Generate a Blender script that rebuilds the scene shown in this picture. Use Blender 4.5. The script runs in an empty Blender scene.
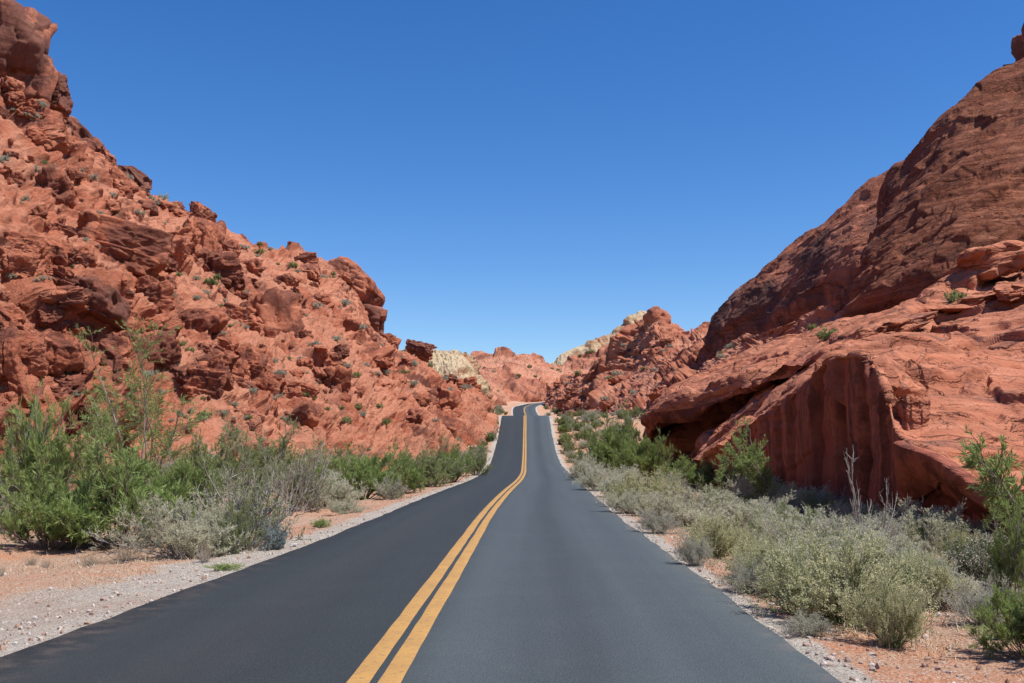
import bpy, bmesh, math, random, time
import numpy as np
from mathutils import Vector, Matrix, Euler
from mathutils.bvhtree import BVHTree
T0 = time.time()
random.seed(7); RNG = np.random.default_rng(11)
S = bpy.context.scene
COL = S.collection
R = math.radians
F = 1000.0; CAMZ = 1.62; VX, VY = 530.0, 450.0
SUN_EL, SUN_AZ = R(60), R(-22)          # azimuth counted from +X towards +Y

# ------------------------------------------------------------------ camera
pitch = math.atan((VY-341.5)/F)
yaw = math.atan(((VX-512)/F)/(math.cos(pitch)+(VY-341.5)/F*math.sin(pitch)))
cd = bpy.data.cameras.new('camera'); cam = bpy.data.objects.new('camera', cd); COL.objects.link(cam)
cam.location = (0, 0, CAMZ); cam.rotation_euler = (math.pi/2+pitch, 0, yaw)
cd.sensor_width = 36; cd.lens = 36*F/1024; cd.clip_start = .1; cd.clip_end = 12000
S.camera = cam
CR = np.array(cam.rotation_euler.to_matrix())
def ray(px, py):
    return CR @ np.array([(px-512)/F, -(py-341.5)/F, -1.0])
def W(px, py, Y):
    d = ray(px, py); return np.array([0, 0, CAMZ]) + d*(Y/d[1])
def WZ(px, Y, z):                      # the column px at forward distance Y and height z
    p = W(px, 450, Y); return np.array([p[0], Y, z])

# ------------------------------------------------------------------ helpers
def tag(o, label=None, cat=None, group=None, kind=None):
    if label: o['label'] = label
    if cat: o['category'] = cat
    if group: o['group'] = group
    if kind: o['kind'] = kind
    return o
def empty(name, loc=(0, 0, 0)):
    o = bpy.data.objects.new(name, None); o.empty_display_size = .2; COL.objects.link(o); o.location = loc; return o
def mkmesh(name, V, Q, smooth=False):
    """V (n,3); Q (m,k) all faces of k corners"""
    me = bpy.data.meshes.new(name)
    V = np.asarray(V, np.float32); Q = np.asarray(Q, np.int32)
    me.vertices.add(len(V)); me.vertices.foreach_set('co', V.ravel())
    k = Q.shape[1]; m = len(Q)
    me.loops.add(m*k); me.loops.foreach_set('vertex_index', Q.ravel())
    me.polygons.add(m); me.polygons.foreach_set('loop_start', np.arange(0, m*k, k, dtype=np.int32))
    me.polygons.foreach_set('loop_total', np.full(m, k, np.int32))
    me.polygons.foreach_set('use_smooth', np.full(m, smooth, bool))
    me.update(calc_edges=True); return me
def obj(name, me, mat, parent=None):
    o = bpy.data.objects.new(name, me); COL.objects.link(o)
    if mat and not me.materials: me.materials.append(mat)
    if parent: o.parent = parent
    return o
def dup(o, parent=None):
    c = o.copy(); COL.objects.link(c); c.parent = parent
    for ch in list(o.children): dup(ch, c)
    return c

# ------------------------------------------------------------------ numpy noise
def hsh(ix, iy, iz, seed):
    h = (ix.astype(np.uint32)*np.uint32(374761393) + iy.astype(np.uint32)*np.uint32(668265263)
         + iz.astype(np.uint32)*np.uint32(2147483647 - 91) + np.uint32((seed*974634777+12345) & 0xffffffff))
    h = (h ^ (h >> np.uint32(13)))*np.uint32(1274126177)
    h = (h ^ (h >> np.uint32(16)))*np.uint32(2246822519)
    return h ^ (h >> np.uint32(15))
def h01(h, k=0):
    if k: 
        h = (h + np.uint32(k*0x9E3779B9 & 0xffffffff))*np.uint32(2654435761); h = h ^ (h >> np.uint32(15))
    return (h & np.uint32(0xffffff)).astype(np.float32)/np.float32(0xffffff)
def vnoise(P, seed=0):
    P = P.astype(np.float32); I = np.floor(P).astype(np.int32); f = P-I; f = f*f*(3-2*f)
    out = 0
    for dx in (0, 1):
        wx = f[:, 0] if dx else 1-f[:, 0]
        for dy in (0, 1):
            wy = f[:, 1] if dy else 1-f[:, 1]
            for dz in (0, 1):
                wz = f[:, 2] if dz else 1-f[:, 2]
                out = out + wx*wy*wz*h01(hsh(I[:, 0]+dx, I[:, 1]+dy, I[:, 2]+dz, seed))
    return out*2-1
def fbm(P, oct=4, seed=0, gain=.5):
    s = 0; a = 1.
    for i in range(oct): s = s + a*vnoise(P*2.03**i+17.3*i, seed+i); a *= gain
    return s
def facet(P, seed=0, tilt=1.0, crack=.0, wd=.12):
    """random tilted plane per Voronoi cell: broken-rock facets, blended over a narrow band at the cell borders"""
    P = P.astype(np.float32); B = np.floor(P-.5).astype(np.int32)
    F1 = np.full(len(P), 9., np.float32); F2 = F1.copy(); v1 = np.zeros(len(P), np.float32); v2 = v1.copy()
    for dx in (0, 1):
        for dy in (0, 1):
            for dz in (0, 1):
                ix, iy, iz = B[:, 0]+dx, B[:, 1]+dy, B[:, 2]+dz
                h = hsh(ix, iy, iz, seed)
                qx = P[:, 0]-(ix+.2+.6*h01(h, 1)); qy = P[:, 1]-(iy+.2+.6*h01(h, 2)); qz = P[:, 2]-(iz+.2+.6*h01(h, 3))
                d = qx*qx+qy*qy+qz*qz
                v = (h01(h, 4)-.5) + tilt*(qx*(h01(h, 5)*2-1)+qy*(h01(h, 6)*2-1)+qz*(h01(h, 7)*2-1))
                a = d < F1; b = (~a) & (d < F2)
                F2 = np.where(a, F1, np.where(b, d, F2)); v2 = np.where(a, v1, np.where(b, v, v2))
                F1 = np.where(a, d, F1); v1 = np.where(a, v, v1)
    e = np.clip((np.sqrt(F2)-np.sqrt(F1))/wd, 0, 1); e = e*e*(3-2*e)
    val = v1*(.5+.5*e)+v2*(.5-.5*e)
    if crack: val = val - crack*(1-e)
    return val

# ------------------------------------------------------------------ material helpers
def newmat(name):
    m = bpy.data.materials.new(name); m.use_nodes = True
    nt = m.node_tree; nt.nodes.clear()
    out = nt.nodes.new('ShaderNodeOutputMaterial'); b = nt.nodes.new('ShaderNodeBsdfPrincipled')
    nt.links.new(b.outputs[0], out.inputs[0])
    b.inputs['Roughness'].default_value = .9; b.inputs['Specular IOR Level'].default_value = .25
    return m, nt, b
class N:
    """terse node builder"""
    def __init__(s, nt): s.nt = nt; s.L = nt.links.new
    def n(s, t, **kw):
        x = s.nt.nodes.new(t)
        for k, v in kw.items(): setattr(x, k, v)
        return x
    def noise(s, vec, scale, detail=4, rough=.55, dist=0):
        x = s.n('ShaderNodeTexNoise'); x.inputs['Scale'].default_value = scale; x.inputs['Detail'].default_value = detail
        x.inputs['Roughness'].default_value = rough; x.inputs['Distortion'].default_value = dist
        s.L(vec, x.inputs['Vector']); return x.outputs[0]
    def vor(s, vec, scale, feature='F1'):
        x = s.n('ShaderNodeTexVoronoi', feature=feature); x.inputs['Scale'].default_value = scale; s.L(vec, x.inputs['Vector']); return x.outputs[0]
    def mapv(s, vec, sc=(1, 1, 1), rot=(0, 0, 0)):
        x = s.n('ShaderNodeMapping'); x.inputs['Scale'].default_value = sc; x.inputs['Rotation'].default_value = rot; s.L(vec, x.inputs[0]); return x.outputs[0]
    def ramp(s, v, a, b, lo=0., hi=1.):
        x = s.n('ShaderNodeMapRange'); x.interpolation_type = 'SMOOTHSTEP'
        x.inputs[1].default_value = a; x.inputs[2].default_value = b; x.inputs[3].default_value = lo; x.inputs[4].default_value = hi
        s.L(v, x.inputs[0]); return x.outputs[0]
    def mix(s, f, a, b, t='MIX'):
        x = s.n('ShaderNodeMix', data_type='RGBA', blend_type=t)
        for v, i in ((f, 0), (a, 6), (b, 7)):
            if isinstance(v, (tuple, list)): x.inputs[i].default_value = (*v, 1)
            elif isinstance(v, (float, int)): x.inputs[i].default_value = v
            else: s.L(v, x.inputs[i])
        return x.outputs[2]
    def math(s, op, a, b=0.):
        x = s.n('ShaderNodeMath', operation=op)
        for v, i in ((a, 0), (b, 1)):
            if isinstance(v, (float, int)): x.inputs[i].default_value = v
            else: s.L(v, x.inputs[i])
        return x.outputs[0]
    def bump(s, h, dist, strength=1., prev=None):
        x = s.n('ShaderNodeBump'); x.inputs['Distance'].default_value = dist; x.inputs['Strength'].default_value = strength
        s.L(h, x.inputs['Height'])
        if prev: s.L(prev, x.inputs['Normal'])
        return x.outputs[0]

def rock_mat(name, c1, c2, dark, pale, varnish=.25, vscale=.12, strata=.5, rot=(0, 0, 0), bump=.12, fine=.03, size=1.0, streak=0., vlo=None, strata_sc=2.2, crack=None):
    m, nt, b = newmat(name); k = N(nt)
    pos = k.n('ShaderNodeNewGeometry').outputs['Position']
    big = k.noise(pos, .09/size, 5, .6)
    med = k.noise(pos, .7/size, 6, .65)
    fin = k.noise(pos, 5/size, 5, .7)
    col = k.mix(k.ramp(big, .35, .65), c1, c2)
    col = k.mix(k.ramp(med, .42, .7, 0, .55), col, pale)
    st = k.mapv(pos, (.12, .12, strata_sc/size), rot)
    sn = k.noise(st, 1.0, 5, .65, .4)
    col = k.mix(k.math('MULTIPLY', k.ramp(sn, .38, .62), strata*.6), col, [x*.62 for x in c2])
    # desert varnish
    vn = k.noise(pos, vscale, 6, .68, .6)
    lo = .58-varnish*.35 if vlo is None else vlo
    col = k.mix(k.ramp(vn, lo, lo+.12, 0, .8), col, dark)
    ta = k.n('ShaderNodeAttribute', attribute_name='talus').outputs['Fac']
    tf = k.math('MULTIPLY', k.ramp(k.math('ADD', ta, k.math('MULTIPLY', k.math('SUBTRACT', med, .5), 1.6)), .25, .8), .6)
    col = k.mix(tf, col, pale)
    if streak:
        sv = k.noise(k.mapv(pos, (1.6, 1.6, .06)), 1.0, 4, .6)
        col = k.mix(k.ramp(sv, .5, .62, 0, streak), col, dark)
    col = k.mix(k.ramp(fin, .3, .7, 0, .35), col, k.mix(1.0, col, (.55, .5, .5), 'MULTIPLY'))
    k.L(col, b.inputs['Base Color'])
    h1 = k.math('ADD', k.math('MULTIPLY', sn, strata), k.noise(pos, 1.6/size, 8, .7))
    nb = k.bump(h1, bump*size*2)
    v = k.vor(k.mapv(pos, (1, 1, 1.8), rot), 2.4/size, 'DISTANCE_TO_EDGE')
    nb = k.bump(k.ramp(v, 0., .06), fine*size*1.2, .7, nb)
    if crack:
        wp = k.n('ShaderNodeVectorMath', operation='MULTIPLY_ADD'); nz = k.n('ShaderNodeTexNoise'); nz.inputs['Scale'].default_value = .9; nz.inputs['Detail'].default_value = 4
        k.L(pos, nz.inputs['Vector']); k.L(nz.outputs['Color'], wp.inputs[0]); wp.inputs[1].default_value = (1.1, 1.1, 1.1); k.L(pos, wp.inputs[2])
        for sc, th, ds in crack:
            vv = k.vor(k.mapv(wp.outputs[0], (.25, .35, 1.25), rot), sc, 'DISTANCE_TO_EDGE'); msk = k.ramp(k.noise(pos, .35*sc, 3), .42, .56)
            hh = k.math('SUBTRACT', 1., k.math('MULTIPLY', k.ramp(vv, th, 0.), msk)); nb = k.bump(hh, ds, 1., nb)
    nb = k.bump(k.noise(pos, 14/size, 6, .75), fine*size*1.5, 1., nb)
    k.L(nb, b.inputs['Normal']); b.inputs['Roughness'].default_value = .95; b.inputs['Specular IOR Level'].default_value = .12
    return m
RED, RED2, VAR, PALE = (.46, .165, .092), (.38, .125, .069), (.14, .058, .043), (.53, .245, .15)
M = {}
M['hill'] = rock_mat('red_rubble', RED, RED2, VAR, PALE, varnish=.22, strata=.35, rot=(.3, .5, 0))
M['hill_far'] = rock_mat('far_red_rubble', (.49, .20, .12), (.40, .15, .09), (.17, .075, .055), (.53, .265, .17), varnish=.28, size=2.0, strata=.3)
M['pale'] = rock_mat('pale_sandstone', (.54, .42, .25), (.45, .32, .19), (.38, .19, .11), (.56, .45, .29), varnish=.38, size=1.6, strata=.5)
M['boulder'] = rock_mat('red_boulder', RED, RED2, (.13, .05, .037), PALE, varnish=.35, vscale=.3, strata=.5, rot=(.4, .5, 0), bump=.06)
M['dark_boulder'] = rock_mat('varnished_boulder', (.40, .15, .09), (.32, .112, .07), (.13, .06, .046), (.47, .21, .14), varnish=.5, vscale=.25, strata=.6, rot=(.4, .5, 0), bump=.07)
M['dome_near'] = rock_mat('brown_crossbedded_sandstone', (.47, .175, .098), (.36, .13, .074), (.14, .06, .044), (.54, .26, .16), varnish=.18, vscale=.2, strata=1.4, rot=(0, .62, 0), bump=.26, fine=.05, strata_sc=3.6, crack=((.45, .03, .5), (1.3, .04, .22)))
M['dome_far'] = rock_mat('dark_varnished_sandstone', (.46, .17, .095), (.36, .125, .072), (.11, .06, .05), (.48, .25, .17), varnish=.3, vscale=.09, strata=.8, rot=(0, .5, 0), bump=.16, size=1.4, crack=((.25, .03, .8), (.8, .04, .3)))
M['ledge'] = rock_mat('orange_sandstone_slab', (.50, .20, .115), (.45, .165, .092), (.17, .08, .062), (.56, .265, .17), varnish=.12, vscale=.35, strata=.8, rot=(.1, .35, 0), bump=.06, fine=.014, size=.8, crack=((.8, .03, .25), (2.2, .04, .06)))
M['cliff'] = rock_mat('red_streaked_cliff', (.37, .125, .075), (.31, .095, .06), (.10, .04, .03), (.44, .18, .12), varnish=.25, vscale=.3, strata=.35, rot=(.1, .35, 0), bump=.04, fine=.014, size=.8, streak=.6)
M['mid'] = rock_mat('layered_red_rock', (.46, .175, .10), (.39, .135, .078), (.15, .064, .046), (.53, .25, .155), varnish=.18, strata=.7, rot=(.1, .4, 0), bump=.13)

# ------------------------------------------------------------------ road alignment
ST = [(-20, -1.1, 0), (0, -1.1, 0), (15, -1.1, 0), (27, -1.1, 0), (40, -.92, 0), (52, -.66, -.01), (60, -.54, .0), (72, -.46, .08), (84, -.5, .38), (95, -.52, 1.05),
      (104, -.55, 1.95), (111, -.58, 2.85), (120, -.6, 4.35), (127, -.62, 5.55), (132, -.64, 6.1), (140, -.7, 6.35), (160, -.8, 6.4), (190, -.9, 6.9), (220, -1.0, 8.3), (244, -1.0, 9.9),
      (270, -1.5, 12.1), (288, -1.4, 13.9), (300, -.2, 15.0), (308, 1.2, 15.8), (314, 3.2, 16.3), (318, 6.0, 16.7), (322, 11, 16.9), (325, 20, 17.1), (328, 34, 17.2)]
def dense(ST, step=.5):
    P = np.array(ST, float); k = 6; out = []
    P2 = np.vstack([2*P[0]-P[1], P, 2*P[-1]-P[-2]])
    for i in range(1, len(P2)-2):
        a, b, c, d = P2[i-1:i+3]; n = max(2, int(np.linalg.norm(c-b)/step))
        m1 = (c-a)*np.linalg.norm(c-b)/(np.linalg.norm(c-b)+np.linalg.norm(b-a)+1e-9); m2 = (d-b)*np.linalg.norm(c-b)/(np.linalg.norm(c-b)+np.linalg.norm(d-c)+1e-9)
        for t in np.arange(n)/n:
            out.append((2*t**3-3*t**2+1)*b+(t**3-2*t**2+t)*m1+(-2*t**3+3*t**2)*c+(t**3-t**2)*m2)
    out.append(P[-1]); return np.array(out)
RD = dense([(x, y, z) for y, x, z in ST])      # x,y,z
ys = RD[:, 1]
def road_x(y): return np.interp(y, ys, RD[:, 0])
def road_z(y): return np.interp(y, list(ys)+[420, 900, 6000], list(RD[:, 2])+[18, 19, 10])
def left_w(y): return np.interp(y, [0, 8, 13, 17, 25, 60, 100, 300], [3.16, 3.14, 2.95, 2.75, 2.62, 2.72, 3.0, 3.1])
def right_w(y): return np.interp(y, [0, 30, 60, 100, 300], [3.31, 3.31, 3.2, 3.1, 3.1])
def edge_dist(x, y):
    """metres outside the asphalt (negative on it)"""
    c = road_x(y); s = x-c
    d = np.where(s > 0, s-right_w(y), -s-left_w(y))
    far = y > 285
    if np.any(far):
        q = RD[ys > 270][:, :2]; xf = x[far]; yf = y[far]
        dd = np.sqrt(np.min((xf[:, None]-q[None, ::3, 0])**2+(yf[:, None]-q[None, ::3, 1])**2, axis=1))-3.1
        d[far] = dd
    return d
def ground_z(x, y):
    x = np.atleast_1d(np.asarray(x, float)); y = np.atleast_1d(np.asarray(y, float))
    e = edge_dist(x, y); z = road_z(y)
    o = np.clip(e-.25, 0, None)
    z = z - .05 - .10*np.clip(o/1.5, 0, 1)+ np.clip(o-3, 0, 60)*.035
    P = np.stack([x, y, 0*x], 1)
    amp = np.clip(o/2.0, 0, 1)
    z = z + np.clip((o-1)/5, 0, 1)*np.clip((y-60)/50, 0, 1)*(.55*vnoise(P*.16, 8)+.25*vnoise(P*.45, 9))
    z = z + amp*(.10*vnoise(P*.35, 5)+.05*vnoise(P*1.1, 6)) + np.clip(o/.6, 0, 1)*.018*vnoise(P*4, 7)
    return z

# ------------------------------------------------------------------ ground
def build_ground():
    s = [0.]; st = .5
    while s[-1] < 3000:
        a = s[-1]; st = .25 if a < 12 else st*1.07
        if 2.4 < a < 4.6: st = .07
        s.append(a+st)
    s = np.array(s); s = np.concatenate([-s[:0:-1], s])
    y = [-30.]
    while y[-1] < 5000: y.append(y[-1]+max(.12, abs(y[-1])*.0085))
    y = np.array(y); X = s[None, :]+np.where(y < 300, road_x(y), 0)[:, None]; Y = np.repeat(y[:, None], len(s), 1)
    x_, y_ = X.ravel(), Y.ravel(); z = ground_z(x_, y_)
    nr, nc = X.shape; I = np.arange(nr*nc).reshape(nr, nc)
    Q = np.stack([I[:-1, :-1], I[:-1, 1:], I[1:, 1:], I[1:, :-1]], -1).reshape(-1, 4)
    me = mkmesh('ground', np.stack([x_, y_, z], 1), Q, True)
    e = edge_dist(x_, y_)
    at = me.attributes.new('edge', 'FLOAT', 'POINT')
    wid = np.where(x_ < 0, np.interp(y_, [0, 9, 14, 20, 40, 300], [4.0, 3.2, 1.5, .75, .55, .5]), np.interp(y_, [0, 10, 40, 300], [.3, .3, .4, .5]))
    at.data.foreach_set('value', (e/wid).astype(np.float32))
    m, nt, b = newmat('desert_soil'); k = N(nt)
    pos = k.n('ShaderNodeNewGeometry').outputs['Position']
    a = k.n('ShaderNodeAttribute', attribute_name='edge').outputs['Fac']
    n1 = k.noise(pos, 1.1, 6, .65); n2 = k.noise(pos, 9, 5, .7); n3 = k.noise(pos, .22, 4, .6)
    soil = k.mix(k.ramp(n1, .35, .65), (.57, .25, .13), (.53, .32, .205))
    soil = k.mix(k.ramp(n3, .42, .62, 0, .7), soil, (.51, .345, .235))
    grav = k.mix(k.ramp(n2, .35, .65), (.56, .50, .42), (.43, .38, .32))
    grav = k.mix(k.ramp(n3, .5, .65, 0, .5), grav, (.42, .28, .2))
    f = k.ramp(k.math('ADD', a, k.math('MULTIPLY', k.math('SUBTRACT', n1, .5), 1.5)), 1.15, .75)
    col = k.mix(f, soil, grav)
    v = k.vor(pos, 30); col = k.mix(k.ramp(v, .1, .5, .0, .45), col, k.mix(1., col, (.55, .53, .52), 'MULTIPLY'))
    v2 = k.n('ShaderNodeTexVoronoi'); v2.inputs['Scale'].default_value = 45; k.L(pos, v2.inputs['Vector'])
    sp = k.n('ShaderNodeSeparateColor'); k.L(v2.outputs['Color'], sp.inputs[0])
    col = k.mix(k.ramp(sp.outputs[0], .8, .95, 0, .6), col, (.55, .5, .44))
    k.L(col, b.inputs['Base Color'])
    nb = k.bump(v, .03); nb = k.bump(k.noise(pos, 25, 6, .75), .03, 1, nb); nb = k.bump(n1, .12, 1, nb)
    k.L(nb, b.inputs['Normal'])
    return tag(obj('ground', me, m), kind='structure')
ground = build_ground()

# ------------------------------------------------------------------ road
def strip(name, offL, offR, dz, mat, parent=None, n=13, thick=.05, sel=None, wob=0.):
    P = RD if sel is None else RD[sel]
    t = np.gradient(P[:, :2], axis=0); t /= np.linalg.norm(t, axis=1)[:, None]; nrm = np.stack([t[:, 1], -t[:, 0]], 1)
    L = offL(P[:, 1]); Rr = offR(P[:, 1]); V = []; U = []
    al = np.concatenate([[0], np.cumsum(np.linalg.norm(np.diff(P, axis=0), axis=1))])
    wobL = wob*vnoise(np.stack([al*1.3, al*0, al*0], 1), 21)+wob*.7*vnoise(np.stack([al*4.3, al*0, al*0], 1), 22)
    wobR = wob*vnoise(np.stack([al*1.3, al*0+9, al*0], 1), 23)+wob*.7*vnoise(np.stack([al*4.3, al*0+9, al*0], 1), 24)
    for j in range(-1, n+1):
        a = min(max(j/(n-1), 0), 1); off = (L-wobL)*(1-a)+(Rr+wobR)*a
        off = off + (-.03 if j == -1 else .03 if j == n else 0)
        z = P[:, 2]+dz - (thick if j in (-1, n) else 0) - .012*np.abs(off)*.6
        V.append(np.stack([P[:, 0]+nrm[:, 0]*off, P[:, 1]+nrm[:, 1]*off, z], 1)); U.append(np.stack([off, al], 1))
    V = np.stack(V, 1); nr, nc = V.shape[:2]; I = np.arange(nr*nc).reshape(nr, nc)
    Q = np.stack([I[:-1, :-1], I[:-1, 1:], I[1:, 1:], I[1:, :-1]], -1).reshape(-1, 4)
    me = mkmesh(name, V.reshape(-1, 3), Q, True); U = np.stack(U, 1).reshape(-1, 2)
    for nm, i in (('lat', 0), ('along', 1)):
        at = me.attributes.new(nm, 'FLOAT', 'POINT'); at.data.foreach_set('value', U[:, i].astype(np.float32))
    return obj(name, me, mat, parent)
def asphalt():
    m, nt, b = newmat('asphalt'); k = N(nt)
    pos = k.n('ShaderNodeNewGeometry').outputs['Position']
    lat = k.n('ShaderNodeAttribute', attribute_name='lat').outputs['Fac']; al = k.n('ShaderNodeAttribute', attribute_name='along').outputs['Fac']
    cb = k.n('ShaderNodeCombineXYZ'); k.L(lat, cb.inputs[0]); k.L(al, cb.inputs[1])
    long = k.noise(k.mapv(cb.outputs[0], (2.2, .05, 1)), 1, 5, .6, .2)
    lane = k.ramp(lat, -.25, .5)                       # the right lane is paler than the left one
    col = k.mix(lane, (.022, .027, .0275), (.050, .062, .066))
    # darker oil strip in the middle of the lane, slightly polished wheel tracks
    def bandf(c, w): 
        d = k.math('ABSOLUTE', k.math('SUBTRACT', lat, c)); return k.ramp(d, w, 0.)
    col = k.mix(k.math('MULTIPLY', bandf(1.5, .75), .8), col, (.034, .042, .045))
    col = k.mix(k.math('MULTIPLY', bandf(-1.5, .75), .35), col, (.032, .032, .031))
    col = k.mix(k.ramp(long, .35, .7, 0, .45), col, k.mix(1., col, (.74, .74, .76), 'MULTIPLY'))
    pt = k.noise(pos, .8, 5, .65); col = k.mix(k.ramp(pt, .4, .7, 0, .3), col, k.mix(1., col, (1.3, 1.27, 1.22), 'MULTIPLY'))
    v = k.n('ShaderNodeTexVoronoi'); v.inputs['Scale'].default_value = 75; k.L(pos, v.inputs['Vector'])
    sp = k.n('ShaderNodeSeparateColor'); k.L(v.outputs['Color'], sp.inputs[0])
    col = k.mix(k.ramp(sp.outputs[0], .1, .9, 0, .3), col, k.mix(1., col, (1.9, 1.85, 1.75), 'MULTIPLY'))
    # dust near the edges
    dl = k.math('ADD', k.ramp(lat, -2.45, -2.95), k.ramp(lat, 3.05, 3.35))
    col = k.mix(k.math('MULTIPLY', k.math('MULTIPLY', dl, k.ramp(k.noise(pos, 3, 5, .7), .42, .65)), .3), col, (.2, .15, .12))
    k.L(col, b.inputs['Base Color'])
    nb = k.bump(v.outputs[0], .008, .7); nb = k.bump(k.noise(pos, 2, 3), .02, .4, nb); k.L(nb, b.inputs['Normal'])
    b.inputs['Roughness'].default_value = .72; b.inputs['Specular IOR Level'].default_value = .35
    return m
road = tag(strip('road', lambda y: -left_w(y), lambda y: right_w(y), 0, asphalt(), wob=.03), kind='structure')
def paint():
    m, nt, b = newmat('yellow_road_paint'); k = N(nt)
    pos = k.n('ShaderNodeNewGeometry').outputs['Position']
    n = k.noise(pos, 14, 6, .75); n2 = k.noise(pos, 2, 4, .6)
    col = k.mix(k.ramp(n2, .3, .7), (.42, .235, .07), (.36, .20, .065)); col = k.mix(k.ramp(n, .50, .70, 0, .75), col, (.13, .105, .08))
    k.L(col, b.inputs['Base Color']); k.L(k.bump(n, .006), b.inputs['Normal']); b.inputs['Roughness'].default_value = .75
    return m
PM = paint()
for a, c in ((-.160, -.060), (.060, .160)):
    strip('centre_line', lambda y, a=a: a+0*y, lambda y, c=c: c+0*y, .005, PM, road, n=2, thick=.003, wob=.006)

# ------------------------------------------------------------------ lofted rock
def crom(A, n):
    """Catmull-Rom resample of A (k,...) along axis 0 to n samples"""
    k = len(A); A = np.concatenate([(2*A[:1]-A[1:2]), A, (2*A[-1:]-A[-2:-1])])
    t = np.linspace(0, k-1-1e-6, n); i = t.astype(int); f = (t-i).reshape(-1, *([1]*(A.ndim-1)))
    a, b, c, d = A[i], A[i+1], A[i+2], A[i+3]
    return .5*((2*b)+(-a+c)*f+(2*a-5*b+4*c-d)*f*f+(-a+3*b-3*c+d)*f**3)
GR = {}
def loft(name, rows, nu, nv, disp, mat, smooth=False, vs=None, mat2=None, sel2=None, blur=1):
    A = np.array(rows, float)                       # (rows, cols, 3)
    P = crom(A, nv); P = np.swapaxes(crom(np.swapaxes(P, 0, 1), nu), 0, 1)
    du = np.gradient(P, axis=1); dv = np.gradient(P, axis=0); nn = np.cross(du, dv); nn /= np.linalg.norm(nn, axis=2)[..., None]+1e-9
    c = np.array([0, 0, CAMZ])-P; 
    if np.sum(nn*c/np.linalg.norm(c, axis=2)[..., None]) < 0: nn = -nn
    X = P.reshape(-1, 3); d = disp(X, nn.reshape(-1, 3), np.repeat(np.linspace(0, 1, nv), nu), np.tile(np.linspace(0, 1, nu), nv))
    G2 = d.reshape(nv, nu)
    for _ in range(blur):
        for ax in (0, 1):
            G2 = .25*np.roll(G2, 1, ax)+.5*G2+.25*np.roll(G2, -1, ax) if ax == 1 else np.concatenate([G2[:1], .25*G2[:-2]+.5*G2[1:-1]+.25*G2[2:], G2[-1:]])
    if ax == 1: G2[:, 0] = d.reshape(nv, nu)[:, 0]; G2[:, -1] = d.reshape(nv, nu)[:, -1]
    X = X + nn.reshape(-1, 3)*G2.reshape(-1, 1)
    I = np.arange(nu*nv).reshape(nv, nu)
    Q = np.stack([I[:-1, :-1], I[:-1, 1:], I[1:, 1:], I[1:, :-1]], -1).reshape(-1, 4)
    me = mkmesh(name, X, Q, smooth); o = obj(name, me, mat)
    if hasattr(disp, 'tal'): me.attributes.new('talus', 'FLOAT', 'POINT').data.foreach_set('value', disp.tal.astype(np.float32))
    if mat2:
        me.materials.append(mat2); Nf = nn[:-1, :-1].reshape(-1, 3)
        me.polygons.foreach_set('material_index', sel2(X.reshape(nv, nu, 3)[:-1, :-1].reshape(-1, 3), Nf).astype(np.int32))
    G = X.reshape(nv, nu, 3)[::3, ::3]; a, b = G.shape[:2]; J = np.arange(a*b).reshape(a, b)
    QQ = np.stack([J[:-1, :-1], J[:-1, 1:], J[1:, 1:], J[1:, :-1]], -1).reshape(-1, 4)
    GR[name] = BVHTree.FromPolygons([tuple(v) for v in G.reshape(-1, 3)], [tuple(int(t) for t in q) for q in QQ])
    print(name, len(X), round(time.time()-T0, 1)); return o
def rotm(rx, ry, rz=0): return np.array(Euler((rx, ry, rz)).to_matrix())
def sstep(x, a, b):
    t = np.clip((x-a)/(b-a), 0, 1); return t*t*(3-2*t)
def rubble(amp, big, seed, squash=1.3, rot=None, toe=.06, talus=.45, rel=.27):
    """outcrops of big broken facets separated by finer talus"""
    Rm = rot if rot is not None else rotm(.2, .3)
    def f(X, nn, v, u):
        Q = (X+.16*big*np.stack([vnoise(X/big*1.1, seed+1), vnoise(X/big*1.1+31, seed+2), vnoise(X/big*1.1+77, seed+3)], 1)) @ Rm.T
        Q[:, 2] *= squash
        m = sstep(fbm(X/(big*2.2), 3, seed+60), -.25+talus-.25, .15+talus-.25)
        m2 = sstep(fbm(X/(big*.7)+9, 2, seed+61), -.3, .3)
        d = amp*1.5*(.15+.85*m)*facet(Q/big, seed, .9, .3, .09)
        d = d + amp*.72*(.2+.8*m2*(.4+.6*m))*facet(Q/(big*.42)+13, seed+10, .8, .35, .11)
        d = d + amp*.30*facet(Q/(big*.17)+26, seed+20, .8, .4, .13)
        d = d + amp*.16*(1.2-.5*m)*facet(Q/(big*.075)+39, seed+30, .8, .4, .2)
        d = d + amp*.7*fbm(X/(big*2.6), 2, seed+50)+amp*.8*(m-.5)
        f.tal = (1-m)*(1-.6*m2)
        return d*np.clip(v/toe, .15, 1)
    return f
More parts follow.
